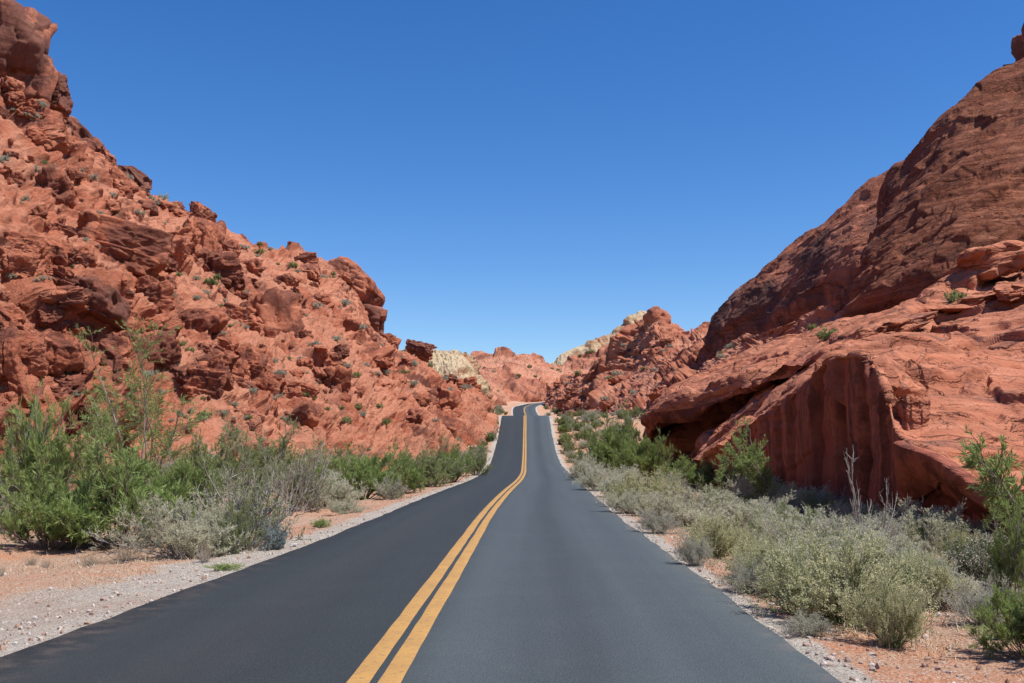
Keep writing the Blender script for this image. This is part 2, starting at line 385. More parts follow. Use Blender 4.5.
def hill_rows(cols, g=None, back=1., ts=(0, .08, .2, .35, .5, .65, .8, .92, 1)):
    """cols: px, toeY, crestY, crestPy"""
    rows = []
    Tn = []; Cn = []
    for cc in cols:
        if cc[0] == 'w': Tn.append(np.array(cc[1], float)); Cn.append(np.array(cc[2], float)); continue
        px, ty, cy, cpy = cc
        xt = (px-VX)/F*ty*1.0; z = float(ground_z([xt], [ty])[0])
        Tn.append(WZ(px, ty, z-.3)); Cn.append(W(px, cpy, cy))
    Tn = np.array(Tn); Cn = np.array(Cn)
    dirn = (Cn-Tn)*np.array([1, 1, 0]); dirn /= np.linalg.norm(dirn, axis=1)[:, None]
    rows.append(Tn-dirn*4*back*0-np.array([0, 0, 2.5])); 
    for t in ts:
        gz = g(t) if g else t
        p = Tn+(Cn-Tn)*t; p[:, 2] = Tn[:, 2]+(Cn[:, 2]-Tn[:, 2])*gz; rows.append(p)
    rows.append(Cn+dirn*5*back-np.array([0, 0, 1.5*back])); rows.append(Cn+dirn*25*back-np.array([0, 0, 14*back]))
    rows.append(Cn+dirn*60*back-np.array([0, 0, 45*back]))
    return np.array(rows)
gprof = lambda t: t + .055*math.sin(t*math.pi) + .03*math.sin(t*3*math.pi)
left_cols = [('w', (-30, -62, -3), (-62, -50, -3)), ('w', (-21, -48, 0), (-66, -30, 24)), ('w', (-18, -24, 0), (-68, 2, 36)), ('w', (-17.5, -2, 0), (-68, 38, 41)), (-260, 22, 80, -60), (-120, 24, 84, 10), (0, 29, 92, 88), (50, 33, 98, 120), (100, 37, 104, 162), (145, 41, 112, 203), (185, 45, 120, 222), (215, 49, 128, 240),
             (260, 56, 140, 252), (300, 57, 152, 262), (325, 61, 160, 272), (352, 65, 168, 300), (385, 70, 172, 350), (408, 76, 178, 361), (424, 81, 176, 369), (438, 86, 172, 379), (455, 94, 168, 389), (468, 103, 164, 394), (480, 114, 160, 402), (490, 128, 160, 412)]
hillL = tag(loft('hillside', hill_rows(left_cols, gprof), 960, 620, rubble(1.9, 6.5, 3, 1.3), M['hill']), kind='structure')
far_cols = [(330, 300, 420, 345), (400, 290, 420, 349), (440, 285, 415, 351), (480, 285, 410, 354), (500, 300, 410, 355), (520, 330, 415, 356), (540, 338, 420, 361), (556, 340, 425, 365), (580, 345, 430, 362), (620, 350, 440, 350), (720, 350, 460, 330), (900, 350, 460, 300)]
hillF = tag(loft('far_hill', hill_rows(far_cols, lambda t: t+.08*math.sin(t*math.pi), 1.6), 520, 170, rubble(2.4, 11, 23, 1.8), M['hill_far']), kind='structure')
pale1 = [(530, 430, 465, 372), (552, 430, 465, 362), (562, 430, 465, 354), (587, 430, 467, 344), (605, 430, 468, 338), (628, 430, 469, 321), (645, 430, 470, 311), (668, 430, 470, 328), (700, 430, 470, 340), (740, 430, 470, 345)]
o = loft('sandstone_ridge', hill_rows(pale1, None, .6), 220, 120, rubble(1.4, 10, 33, 2.0, rotm(0, -.6)), M['pale'])
tag(o, 'pale yellow sandstone ridge rising behind the red peak right of the road', 'rock ridge')
pale2 = [(395, 225, 250, 350), (425, 218, 245, 348), (440, 215, 243, 351), (458, 212, 243, 349), (470, 216, 246, 352), (480, 225, 250, 362), (486, 235, 255, 392)]
o = loft('sandstone_ridge', hill_rows(pale2, None, .6), 200, 130, rubble(1.5, 6, 43, 1.6), M['pale'])
tag(o, 'pale yellow crumbling sandstone knoll left of where the road bends away', 'rock ridge')
peak = [(560, 262, 290, 394), (568, 258, 285, 386), (577, 255, 280, 378), (605, 235, 270, 364), (625, 215, 262, 348), (641, 205, 256, 328), (655, 200, 252, 310), (664, 196, 250, 312), (674, 192, 248, 322), (690, 182, 242, 330), (705, 175, 238, 330), (730, 168, 235, 348), (770, 160, 225, 352)]
o = loft('rock_peak', hill_rows(peak, lambda t: t+.06*math.sin(t*math.pi), .7), 420, 300, rubble(2.1, 11, 53, 1.8, rotm(.1, -.3)), M['mid'])
tag(o, 'distant red rock peak with a knobbly summit right of the road', 'rock peak')
mid = [(545, 280, 320, 396), (556, 255, 325, 384), (575, 205, 325, 376), (600, 155, 295, 372), (640, 112, 240, 368), (680, 90, 185, 358), (720, 78, 140, 348), (780, 70, 112, 324), (850, 62, 88, 304), (930, 60, 80, 290), (1050, 58, 75, 240)]
hillM = tag(loft('rocky_slope', hill_rows(mid, lambda t: t+.10*math.sin(t*math.pi), .4), 620, 360, rubble(1.3, 6, 63, 2.0, rotm(.12, .25)), M['mid']), kind='structure')

# ---- domes
def rowsW(rows): return np.array([[W(*p) for p in r] for r in rows])
def closeup(A, back=((3, 12, -3), (8, 40, -25), (10, 60, -60)), wrap=((5, 12, -1), (18, 40, -6)), base=-8):
    """adds the rows behind the crest, a root below the base and the columns that wrap round the left side"""
    rows = [A[0]+np.array([0, 1.0, base])]+list(A)
    for b in back: rows.append(A[-1]+np.array(b))
    A = np.array(rows)
    c0 = A[:, :1]
    cols = [c0+np.array(w) for w in wrap[::-1]]+[A]
    return np.concatenate(cols, axis=1)
def bedded(amp, thick, seed, Rm, facets=.5, big=5., lowamp=1., low=9., toe=0.03):
    """ledges that follow the bedding plus some broken facets"""
    def f(X, nn, v, u):
        Q = X @ Rm.T
        wz = Q[:, 2] + .5*thick*fbm(X/(thick*6), 3, seed+4)
        S1 = np.stack([Q[:, 0]/(thick*7), Q[:, 1]/(thick*7), wz/thick], 1)
        s = vnoise(S1, seed); s = np.tanh(s*2.2)
        S2 = np.stack([Q[:, 0]/(thick*3), Q[:, 1]/(thick*3), wz/(thick*.42)], 1)
        s2 = np.tanh(vnoise(S2, seed+1)*1.6)
        d = amp*(s*.6+s2*.28) + lowamp*fbm(X/low, 3, seed+7)
        if facets:
            Qf = Q.copy(); Qf[:, 2] *= 2.4
            d = d + facets*(facet(Qf/big, seed+8, 1., .3)+.4*facet(Qf/(big*.4), seed+9, 1., .3)+.16*facet(Qf/(big*.15), seed+10, 1., .2))
        return d*np.clip(v/toe, .2, 1)
    return f
def close_right(A, steps):
    cols = [A]
    for st in steps: cols.append(A[:, -1:]+np.array(st, float))
    last = cols[-1].copy(); last[:, :, 1] -= 10; last[:, :, 0] += 4; last[:, :, 2] = np.minimum(last[:, :, 2], 0)-4; cols.append(last)
    return np.concatenate(cols, axis=1)
E = rowsW([
 [(850, 328, 66), (875, 325, 60), (905, 315, 57), (945, 300, 55), (985, 268, 55), (1030, 252, 55), (1100, 245, 52), (1230, 245, 50)],
 [(853, 282, 68), (880, 275, 62), (915, 262, 59), (955, 240, 57), (1000, 215, 57), (1050, 200, 57), (1120, 190, 55), (1250, 180, 52)],
 [(866, 246, 71), (893, 228, 65), (930, 203, 62), (970, 178, 61), (1015, 152, 60), (1070, 130, 60), (1140, 110, 60), (1270, 95, 56)],
 [(879, 205, 77), (903, 186, 71), (940, 158, 68), (978, 130, 67), (1020, 104, 67), (1075, 75, 67), (1145, 45, 68), (1270, 10, 64)],
 [(892, 176, 85), (909, 160, 80), (938, 121, 76), (966, 97, 75), (1009, 62, 75), (1070, 26, 76), (1145, -15, 78), (1270, -60, 74)]])
o = loft('rock_dome', close_right(closeup(E), ((4, -20, -1), (14, -42, -8))), 720, 520, bedded(.42, .8, 101, rotm(.15, .62), .28, 3.5, .55, 7), M['dome_near'])
tag(o, 'huge brown cross-bedded sandstone dome at the right edge above the orange slab', 'rock dome')
D = rowsW([
 [(714, 350, 140), (745, 342, 132), (775, 330, 125), (820, 305, 112), (860, 285, 105), (930, 265, 100)],
 [(717, 330, 141), (745, 313, 133), (780, 297, 126), (822, 272, 114), (862, 247, 108), (930, 222, 104)],
 [(721, 316, 145), (748, 294, 138), (785, 272, 131), (825, 242, 120), (864, 217, 115), (930, 187, 111)],
 [(731, 303, 152), (752, 279, 147), (778, 261, 142), (824, 220, 135), (866, 186, 130), (925, 148, 126)]])
o = loft('rock_dome', closeup(D, base=-12), 420, 330, bedded(.6, 1.6, 121, rotm(.1, .5), .5, 7, 1.0, 14), M['dome_far'])
tag(o, 'farther dark varnished sandstone dome left of and behind the big brown one', 'rock dome')
# ---- overhanging ledge
def zrow(lst, z): return [tuple(WZ(px, Y, z)) for px, Y in lst]
U = np.concatenate([np.array([zrow([(648, 74), (702, 68), (752, 62), (800, 56), (850, 52), (900, 49), (960, 49)], -1.0)]), rowsW([
 [(660, 428, 74), (704, 410, 68), (754, 392, 62), (800, 373, 56), (850, 352, 52), (900, 336, 49), (960, 320, 49)],
 [(652, 432, 66), (698, 416, 59), (745, 395, 52), (790, 375, 46.5), (840, 352, 43), (895, 330, 43), (955, 315, 45)],
 [(650, 420, 64.5), (697, 402, 57.8), (744, 384, 50.8), (789, 368, 45.5), (841, 345, 42.2), (896, 322, 42.2), (955, 308, 44)],
 [(656, 407, 66), (702, 389, 59), (746, 374, 52), (790, 361, 47), (845, 337, 43.5), (897, 316, 43.5), (955, 302, 45)],
 [(666, 398, 76), (714, 375, 71), (764, 357, 64), (807, 344, 58), (862, 324, 53), (912, 306, 51), (970, 285, 51)],
 [(675, 392, 92), (724, 362, 88), (777, 343, 80), (822, 330, 74), (880, 308, 68), (935, 298, 63), (990, 275, 60)]])])
U = np.concatenate([U[:5], (U[4:5]+U[5:6])/2, U[5:6], (U[5:6]+U[6:7])/2, U[6:]])
U2 = np.concatenate([U, U[-1:]+np.array([2, 12, -2]), U[-1:]+np.array([5, 20, -14])])
U2 = close_right(np.concatenate([U2[:, :1]+np.array([3, 14, -1.5]), U2], axis=1), ((10, -2, -1),))
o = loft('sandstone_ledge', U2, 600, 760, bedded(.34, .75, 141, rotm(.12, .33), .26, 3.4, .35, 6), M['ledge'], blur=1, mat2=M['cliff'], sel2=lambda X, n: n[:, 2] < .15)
tag(o, 'long sandstone ledge overhanging a deep shaded hollow beside the right verge', 'rock ledge')
# ---- slab and shaded cliff
base = [(688, 50), (728, 41), (786, 31.2), (827, 27.2), (866, 23.6), (884, 21.8), (899, 20.5), (945, 19.2), (985, 18.6), (1030, 17.4), (1110, 15), (1200, 12.5)]
zb = zrow(base, -.8); zm = zrow([(688, 50.6), (729, 41.5), (787, 31.7), (828, 27.6), (866, 24.0), (884, 22.2), (902, 21.3), (950, 20.2), (985, 18.8), (1030, 17.3), (1110, 14.8), (1200, 12.3)], .6)
L = np.concatenate([np.array([zb, zm]), rowsW([
 [(690, 474, 50.3), (728, 444, 41.1), (786, 400, 31.3), (827, 374, 27.3), (868, 370, 23.8), (886, 398, 22.0), (900, 441, 20.1), (948, 461, 18.3), (982, 484, 17.6), (1030, 512, 16.6), (1110, 540, 14.4), (1200, 580, 12)],
 [(691, 468, 51.2), (730, 438, 42.2), (788, 393, 32.4), (829, 367, 28.4), (870, 363, 25.0), (890, 390, 23.4), (904, 432, 21.3), (952, 448, 19.6), (988, 468, 18.8), (1035, 490, 17.9), (1115, 520, 15.8), (1205, 560, 13.4)],
 [(696, 455, 56), (738, 425, 47.5), (797, 381, 38), (837, 357, 34.2), (883, 350, 31), (908, 364, 29), (928, 388, 26.6), (968, 403, 24.6), (1006, 418, 23.4), (1055, 430, 22), (1140, 440, 19), (1230, 460, 16.4)],
 [(702, 442, 62), (747, 408, 56), (808, 367, 48), (850, 343, 43.5), (900, 331, 41), (930, 335, 39), (955, 345, 36), (995, 350, 34), (1035, 350, 32.5), (1090, 345, 30), (1180, 340, 27), (1270, 340, 24)],
 [(708, 436, 67), (760, 400, 63), (815, 362, 57), (862, 338, 53), (915, 320, 50), (948, 313, 48), (980, 308, 46), (1020, 300, 44), (1065, 290, 41), (1120, 275, 38), (1210, 260, 34), (1300, 260, 30)],
 [(712, 434, 72), (765, 402, 70), (825, 362, 66), (872, 338, 62), (930, 310, 59), (965, 297, 57), (1000, 282, 55), (1040, 267, 53), (1090, 252, 50), (1150, 237, 47), (1240, 222, 43), (1330, 220, 38)]])])
L = np.concatenate([L[:5]]+[x for i in range(5, len(L)) for x in ((L[i-1:i]+L[i:i+1])/2, L[i:i+1])])
L2 = np.concatenate([L, L[-1:]+np.array([2, 8, -.5]), L[-1:]+np.array([5, 14, -8])])
L2 = close_right(np.concatenate([L2[:, :1]+np.array([3, 10, -1.5]), L2], axis=1), ((1, -12, 0), (4, -26, -1.5)))
def ldisp(X, nn, v, u):
    up = sstep(v, .60, .70); b = bedded(.10, 1.0, 161, rotm(.12, .36), .10, 3.2, .22, 4)(X, nn, v, u)*(1-up)+up*bedded(.34, .9, 162, rotm(.12, .36), .30, 2.6, .25, 4)(X, nn, v, u)
    steep = np.clip((.35-nn[:, 2])/.3, 0, 1)
    Qc = (X+.35*np.stack([vnoise(X*.8, 181), vnoise(X*.8, 182), vnoise(X*.8, 183)], 1)) @ rotm(.12, .36).T
    b = b + .45*facet(Qc*np.array([.15, .22, .6]), 184, .45, .45, .06) + .12*facet(Qc*np.array([.5, .6, 1.8]), 185, .8, .3, .1)
    az = X[:, 0]/X[:, 1]
    gap = np.exp(-((az-.3005-.0016*vnoise(X*1.5, 186))/.0026)**2)*np.clip((X[:, 2]+.5)/.8, 0, 1)*np.clip((.6-nn[:, 2])/.3, 0, 1)
    # vertical joints and flutes on the face
    q = np.stack([X[:, 1]*.55+X[:, 0]*.4, X[:, 2]*.07, X[:, 0]*.1], 1)
    j = facet(q*.8, 171, .7, .8, .06)*.45+vnoise(q*4.2, 172)*.05+fbm(X*1.2, 3, 173)*.05
    return b*(1-.75*steep)+j*steep-1.3*gap
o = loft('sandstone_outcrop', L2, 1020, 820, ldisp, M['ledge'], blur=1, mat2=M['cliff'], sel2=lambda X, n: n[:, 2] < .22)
tag(o, 'broad orange sandstone slab with a sheer shaded cliff face behind the right verge shrubs', 'rock outcrop')

# ------------------------------------------------------------------ boulders
def boulder_mesh(seed, planes=16, sub=5, rough=.05, blunt=.07, mat=None, squ=(1, 1, 1), low=False):
    rg = np.random.default_rng(seed); bm = bmesh.new(); bmesh.ops.create_icosphere(bm, subdivisions=sub, radius=1)
    V = np.array([v.co[:] for v in bm.verts]); Q = np.array([[v.index for v in f.verts] for f in bm.faces]); bm.free()
    n = rg.normal(size=(planes, 3)); n /= np.linalg.norm(n, axis=1)[:, None]
    n = np.vstack([n, np.eye(3), -np.eye(3)]); d = np.concatenate([rg.uniform(.62, 1.0, planes), rg.uniform(.75, .95, 6)])
    dots = np.clip(V @ n.T, 1e-3, None); r = d[None]/dots
    r = -blunt*np.log(np.sum(np.exp(-np.clip(r, 0, 4)/blunt), axis=1))
    P = V*r[:, None]
    Pn = P+seed*3.1
    Pb = Pn*np.array([1, 1, 3.0])
    r2 = rough*(facet(Pn*1.7, seed, 1.2, .4, .08)*1.9+.45*facet(Pb*2.2, seed+1, .8, .4, .16)+.15*facet(Pb*6, seed+3, .8, .4, .2)+.25*fbm(Pn*4, 3, seed+2))
    P = P+V*r2[:, None]
    P *= np.array(squ)
    return mkmesh('boulder', P, Q, True)
BM = [boulder_mesh(100+i, planes=random.choice([6, 8, 10]), sub=6 if i < 6 else 5, rough=.12, blunt=.03) for i in range(12)]
for i, me in enumerate(BM): me.materials.append(M['dark_boulder'] if i == 9 else M['boulder'])
def hit(px, py, nets):
    o = Vector((0, 0, CAMZ)); d = Vector(ray(px, py)).normalized(); best = None
    for nme in nets:
        loc, nor, idx, dist = GR[nme].ray_cast(o, d, 3000)
        if loc is not None and (best is None or dist < best[1]): best = (loc, dist, nor)
    return best
def put_boulder(px, py, wpx, hpx, label, mesh=None, nets=('hillside',), group=None, sink=.25, Y=None, rot=None, name='boulder', mat=None, cat='boulder', dpth=None):
    if Y is None:
        h = hit(px, py, nets)
        if h is None: return None
        p = np.array(h[0])
    else: p = W(px, py, Y)
    k = p[1]/F; me = mesh or random.choice(BM)
    if mesh and not mat and not mesh.materials: mat = M['boulder']
    if mat: 
        me = me.copy(); me.materials.clear(); me.materials.append(mat)
    o = obj(name, me, None)
    w, hh = wpx*k/1.75, hpx*k/1.75
    o.scale = (w, dpth*k/1.75 if dpth else (w+hh)/2, hh); o.rotation_euler = rot or (random.uniform(-.35, .35), random.uniform(-.35, .35), random.uniform(0, 6.28))
    c = p + np.array([.3, .8, -.15])*hh*sink
    o.location = c; tag(o, label, cat, group); return o

# signature rocks, left ridge
put_boulder(350, 289, 74, 50, 'large rounded caprock jutting from the left ridge against the sky', mesh=boulder_mesh(501, 8, 6, .05, .12), Y=166, rot=(0, .68, 0), mat=M['boulder'], sink=0, dpth=70)
put_boulder(354, 320, 66, 32, 'low slab directly beneath the jutting caprock on the left ridge', mesh=boulder_mesh(502, 8, 5, .08, .1), Y=166, rot=(0, .2, 0), mat=M['dark_boulder'], sink=0, dpth=60)
put_boulder(421, 350, 30, 18, 'smooth brown boulder on the ridge beside the pale knoll', Y=186, rot=(0, .3, .2), mat=M['dark_boulder'], sink=0)
put_boulder(389, 343, 20, 16, 'small rounded boulder on the ridge right of the jutting caprock', Y=180, rot=(0, .2, .7), sink=0)
put_boulder(16, 55, 56, 100, 'tallest grey-brown pinnacle in the top left corner', mesh=boulder_mesh(503, 10, 6, .06, .06), Y=88, rot=(0, .18, .3), mat=M['dark_boulder'], sink=0)
put_boulder(36, 78, 34, 60, 'brown pillar leaning against the tallest pinnacle', mesh=boulder_mesh(504, 10, 5, .06, .07), Y=88, rot=(0, .2, .9), mat=M['dark_boulder'], sink=0)
put_boulder(53, 92, 26, 38, 'grey-brown block at the right foot of the pinnacle', Y=91, rot=(0, .3, 1.3), mat=M['dark_boulder'], sink=0)
put_boulder(-14, 30, 34, 80, 'dark pinnacle cut off by the left picture edge', Y=92, rot=(0, .1, .2), mat=M['dark_boulder'], sink=0)
put_boulder(48, 113, 28, 28, 'round red boulder below the pinnacle on the left skyline', Y=97, sink=0)
put_boulder(78, 140, 46, 34, 'fractured skyline block with a dark underside, upper left ridge', Y=102, rot=(0, .6, .2), sink=0)
put_boulder(130, 183, 50, 26, 'long skyline slab dipping right on the upper left ridge', Y=109, rot=(0, .6, .1), mat=M['dark_boulder'], sink=0)
put_boulder(100, 162, 34, 24, 'angular skyline block above the long dipping slab', Y=105, rot=(0, .5, 1.1), sink=0)
put_boulder(195, 248, 50, 64, 'massive blocky cliff on the left skyline where the ridge steps down', mesh=boulder_mesh(505, 12, 6, .10, .05), Y=100, rot=(0, .15, .5), sink=0, name='rock_outcrop', cat='rock outcrop')
put_boulder(170, 232, 40, 36, 'red block behind the massive cliff on the left skyline', Y=108, rot=(0, .3, 1.4), sink=0)
for i, (px, py, w, h, lab) in enumerate([
 (48, 190, 44, 40, 'red outcrop with a dark hollow below the pinnacle, upper left slope'), (60, 300, 44, 26, 'wide bedded block above the left shrubs, left slope'),
 (110, 250, 90, 50, 'big cracked buttress in the middle of the left slope'), (95, 305, 60, 50, 'rounded buttress foot left of centre of the left slope'),
 (150, 300, 44, 40, 'angular block right of the rounded buttress foot'), (195, 325, 52, 38, 'leaning block with a deep shadow behind it, left slope'),
 (155, 352, 40, 36, 'smooth face of rock at the foot of the leaning block'), (40, 355, 70, 56, 'tall red wall of rock behind the tallest green bush'),
 (5, 370, 40, 70, 'upright rock slab at the left picture edge'), (105, 360, 40, 44, 'split upright rock behind the green feathery tree'),
 (268, 325, 44, 60, 'dark steep fin of rock on the middle left slope'), (262, 390, 34, 24, 'overhanging block with a small cave, lower left slope'),
 (328, 385, 44, 38, 'square dark-faced block low on the left slope'), (438, 408, 34, 36, 'square upright block close to the road at the end of the left slope'),
 (300, 420, 30, 20, 'pointed rock just above the verge shrubs, left slope'), (410, 420, 26, 18, 'small block left of the square upright one near the road'),
 (230, 375, 30, 26, 'cube-like block left of the small cave'), (75, 335, 30, 22, 'flat-topped block under the wide bedded one'),
 (20, 250, 36, 30, 'outcrop at the left edge halfway up the slope'), (250, 270, 26, 16, 'low block near the skyline right of the stepped cliff'),
 (303, 262, 26, 18, 'skyline block left of the jutting caprock'), (228, 250, 20, 16, 'small skyline knob right of the stepped cliff')]):
    put_boulder(px, py, w, h, lab, rot=(random.uniform(-.2, .2), random.uniform(.1, .5), random.uniform(0, 6.28)))
n = 0
while n < 240:
    px = random.uniform(0, 478); py = random.uniform(60, 430)
    if not hit(px, py, ('hillside',)): continue
    big = random.random()**3
    w = 5+20*big
    if put_boulder(px, py, w, w*random.uniform(.5, .9), 'loose red boulder among the rubble of the left slope', group='loose boulders strewn over the left slope', nets=('hillside',), mesh=BM[random.randrange(6, 12)]): n += 1
n = 0; rs = random.getstate(); random.seed(77)
while n < 46:
    px = random.uniform(0, 250) if n < 32 else random.uniform(250, 470); py = random.uniform(130, 400)
    if not hit(px, py, ('hillside',)): continue
    w = random.uniform(20, 44) if n < 32 else random.uniform(14, 26)
    if put_boulder(px, py, w, w*random.uniform(.6, 1.05), 'large angular outcrop block jutting from the rubble of the left slope', group='outcrop blocks jutting from the left slope', mesh=BM[random.randrange(0, 6)], rot=(random.uniform(-.25, .25), random.uniform(.1, .5), random.uniform(0, 6.28)), sink=.1, name='rock_outcrop', cat='rock outcrop'): n += 1
random.setstate(rs)
# right side rocks
put_boulder(1064, 78, 76, 140, 'spur of dark rock rising over the brown dome in the top right corner', Y=84, rot=(0, -.2, .4), mat=M['dark_boulder'], sink=0)
put_boulder(1000, 262, 96, 36, 'rounded pink layered hump below the brown dome at the right edge', mesh=boulder_mesh(601, 8, 6, .06, .12), Y=50, rot=(0, -.25, .2), mat=M['ledge'], sink=0)
put_boulder(962, 283, 60, 26, 'smaller rounded pink hump left of the layered one under the brown dome', mesh=boulder_mesh(602, 8, 5, .06, .12), Y=50, rot=(0, -.3, .9), mat=M['ledge'], sink=0)
put_boulder(655, 317, 22, 22, 'knob of rock on the summit of the distant red peak', mesh=boulder_mesh(603, 9, 4, .07, .12), Y=248, rot=(0, .1, .3), sink=0, mat=M['mid'], dpth=30)
for px, py, w, h, Y, rz, lab in [(908, 418, 34, 40, 21.6, .3, 'cracked block wedged in the corner between cliff face and orange slab'), (965, 304, 84, 15, 46, .1, 'long flat slab lying along the top rim of the orange outcrop'),
    (905, 324, 66, 14, 41, .5, 'flat slab left of the long one on the top rim of the orange outcrop'), (872, 343, 56, 13, 38, .2, 'lowest flat slab on the outcrop rim just above the cliff top'), (1015, 290, 50, 15, 44, .9, 'thick flat slab under the pink hump at the right edge')]:
    put_boulder(px, py, w, h, lab, Y=Y, rot=(0, -.28 if h < 20 else 0, rz), sink=0, mat=M['ledge'], mesh=boulder_mesh(int(px), 7, 6, .10, .035))
put_boulder(656, 468, 18, 14, 'red rock lying at the left end of the shaded hollow', Y=58, sink=0)
put_boulder(703, 466, 22, 10, 'flat sunlit rock lying in the shaded hollow', Y=56, rot=(0, -.5, 0), sink=0)
put_boulder(565, 405, 20, 14, 'dark red rock beside the bend where the road disappears', Y=262, sink=0)
n = 0
while n < 45:
    px = random.uniform(556, 800); py = random.uniform(335, 420)
    w = 6+16*random.random()**2
    if put_boulder(px, py, w, w*.6, 'loose red boulder on the layered rocks between road and domes', group='loose boulders strewn over the right slope', nets=('rocky_slope', 'rock_peak'), mesh=BM[random.randrange(6, 12)], mat=None): n += 1
GM = [boulder_mesh(700+i, 8, 3, .06) for i in range(3)]
ws = newmat('pale_stone')[0]; ws.node_tree.nodes['Principled BSDF'].inputs['Base Color'].default_value = (.42, .39, .36, 1)
for me in GM: me.materials.append(ws)
def gpos(px, Y): 
    x = WZ(px, Y, 0)[0]; return np.array([x, Y, float(ground_z([x], [Y])[0])])
for (px, Y, s, lab) in [(305, 32.5, .16, 'white stone lying alone on the left verge before the bare-twigged bush'), (281, 17.3, .07, 'larger pale stone beside the asphalt at the foot of the blue-grey shrub'), (296, 17.6, .055, 'smaller pale stone beside the asphalt near the blue-grey shrub')]:
    p = gpos(px, Y); o = obj('stone', random.choice(GM), None); o.location = p+np.array([0, 0, s*.3]); o.scale = (s*1.3, s, s*.85); tag(o, lab, 'stone')
# gravel and pebbles (uncountable)
def scatter_stones(name, n, label):
    bm = bmesh.new(); bmesh.ops.create_icosphere(bm, subdivisions=1, radius=1); V0 = np.array([v.co[:] for v in bm.verts]); Q0 = np.array([[v.index for v in f.verts] for f in bm.faces]); bm.free()
    y = 3.5*np.exp(RNG.uniform(0, 1, n)*math.log(90/3.5)); side = RNG.random(n) < .5
    e = RNG.exponential(1.3, n)+.05
    x = np.where(side, road_x(y)+right_w(y)+e, road_x(y)-left_w(y)-e); z = ground_z(x, y)
    s = .005+.030*RNG.random(n)**7
    V = V0[None]*(s[:, None, None]*RNG.uniform(.5, 1.3, (n, 1, 3)))*(1+.25*RNG.normal(size=(n, len(V0), 1)))+np.stack([x, y, z+s*.2], 1)[:, None]
    Q = Q0[None]+(np.arange(n)*len(V0))[:, None, None]
    m, nt, b = newmat('gravel'); k = N(nt)
    rnd = k.n('ShaderNodeNewGeometry').outputs['Random Per Island']
    col = k.mix(k.ramp(rnd, 0, 1), (.46, .41, .36), (.30, .19, .14)); k.L(col, b.inputs['Base Color'])
    o = obj(name, mkmesh(name, V.reshape(-1, 3), Q.reshape(-1, 3)), m); return tag(o, label, 'gravel', kind='stuff')
scatter_stones('gravel', 16000, 'pale and reddish pebbles strewn along both road verges')

def litter(n):
    y = 7*np.exp(RNG.uniform(0, 1, n)*math.log(70/7)); side = RNG.random(n) < .6
    e = np.where(side, RNG.uniform(.15, 7, n), RNG.uniform(1.2, 7, n))
    x = np.where(side, road_x(y)+right_w(y)+e, road_x(y)-left_w(y)-e)
    keep = vnoise(np.stack([x*.9, y*.9, 0*x], 1), 91)+.5*vnoise(np.stack([x*3, y*3, 0*x], 1), 92) > .05
    x, y = x[keep], y[keep]; n = len(x); z = ground_z(x, y)
    a = RNG.uniform(0, 2*math.pi, n); up = RNG.uniform(0, 1.1, n)**2; ln = RNG.uniform(.03, .13, n)
    d = np.stack([np.cos(a)*np.cos(up), np.sin(a)*np.cos(up), np.sin(up)], 1); s_ = np.stack([-np.sin(a), np.cos(a), 0*a], 1)*RNG.uniform(.002, .006, (n, 1))
    C = np.stack([x, y, z+.004], 1); V = np.stack([C-s_, C+s_, C+d*ln[:, None]], 1)
    m, nt, b = newmat('dry_litter'); k = N(nt); rnd = k.n('ShaderNodeNewGeometry').outputs['Random Per Island']
    k.L(k.mix(rnd, (.50, .42, .28), (.30, .23, .17)), b.inputs['Base Color'])
    tag(obj('dry_grass', mkmesh('dry_grass', V.reshape(-1, 3), np.arange(n*3).reshape(n, 3)), m), 'short dry straw and twigs littering the orange verge soil', 'dry grass', kind='stuff')
litter(90000)

# ------------------------------------------------------------------ plants
def leafmat(name, c1, c2, c3, rough=.7, trans=.38):
    m, nt, b = newmat(name); k = N(nt)
    rnd = k.n('ShaderNodeNewGeometry').outputs['Random Per Island']
    inf = k.n('ShaderNodeObjectInfo').outputs['Random']
    pos = k.n('ShaderNodeTexCoord').outputs['Object']
    col = k.mix(rnd, c1, c2); col = k.mix(k.ramp(k.noise(pos, 2.2, 3), .4, .65, 0, .6), col, c3)
    col = k.mix(k.math('MULTIPLY', inf, .35), col, k.mix(1., col, (.8, .72, .62), 'MULTIPLY'))
    k.L(col, b.inputs['Base Color']); b.inputs['Roughness'].default_value = rough
    tr = k.n('ShaderNodeBsdfTranslucent'); k.L(col, tr.inputs[0]); mx = k.n('ShaderNodeMixShader'); mx.inputs[0].default_value = trans
    k.L(b.outputs[0], mx.inputs[1]); k.L(tr.outputs[0], mx.inputs[2]); k.L(mx.outputs[0], nt.nodes['Material Output'].inputs[0])
    return m
LM = {
 'green': leafmat('bright_green_leaves', (.23, .32, .09), (.32, .40, .14), (.20, .26, .09)),
 'olive': leafmat('olive_green_leaves', (.23, .28, .10), (.31, .35, .15), (.18, .22, .09)),
 'sage': leafmat('sage_leaves', (.58, .58, .43), (.68, .67, .52), (.50, .52, .34), trans=.5),
 'grey': leafmat('grey_leaves', (.42, .43, .33), (.52, .52, .42), (.32, .34, .25), trans=.5),
 'cream': leafmat('cream_seedheads', (.60, .58, .34), (.70, .66, .45), (.42, .44, .22), trans=.5),
 'dotted': leafmat('dark_leaves', (.10, .14, .06), (.15, .19, .09), (.08, .11, .05)),
 'flower': leafmat('pale_flowers', (.55, .53, .42), (.62, .60, .5), (.5, .48, .38)),
 'blue': leafmat('blue_grey_leaves', (.25, .31, .30), (.34, .40, .39), (.2, .26, .26)),
 'straw': leafmat('dry_grass', (.45, .34, .19), (.52, .42, .27), (.36, .26, .15))}
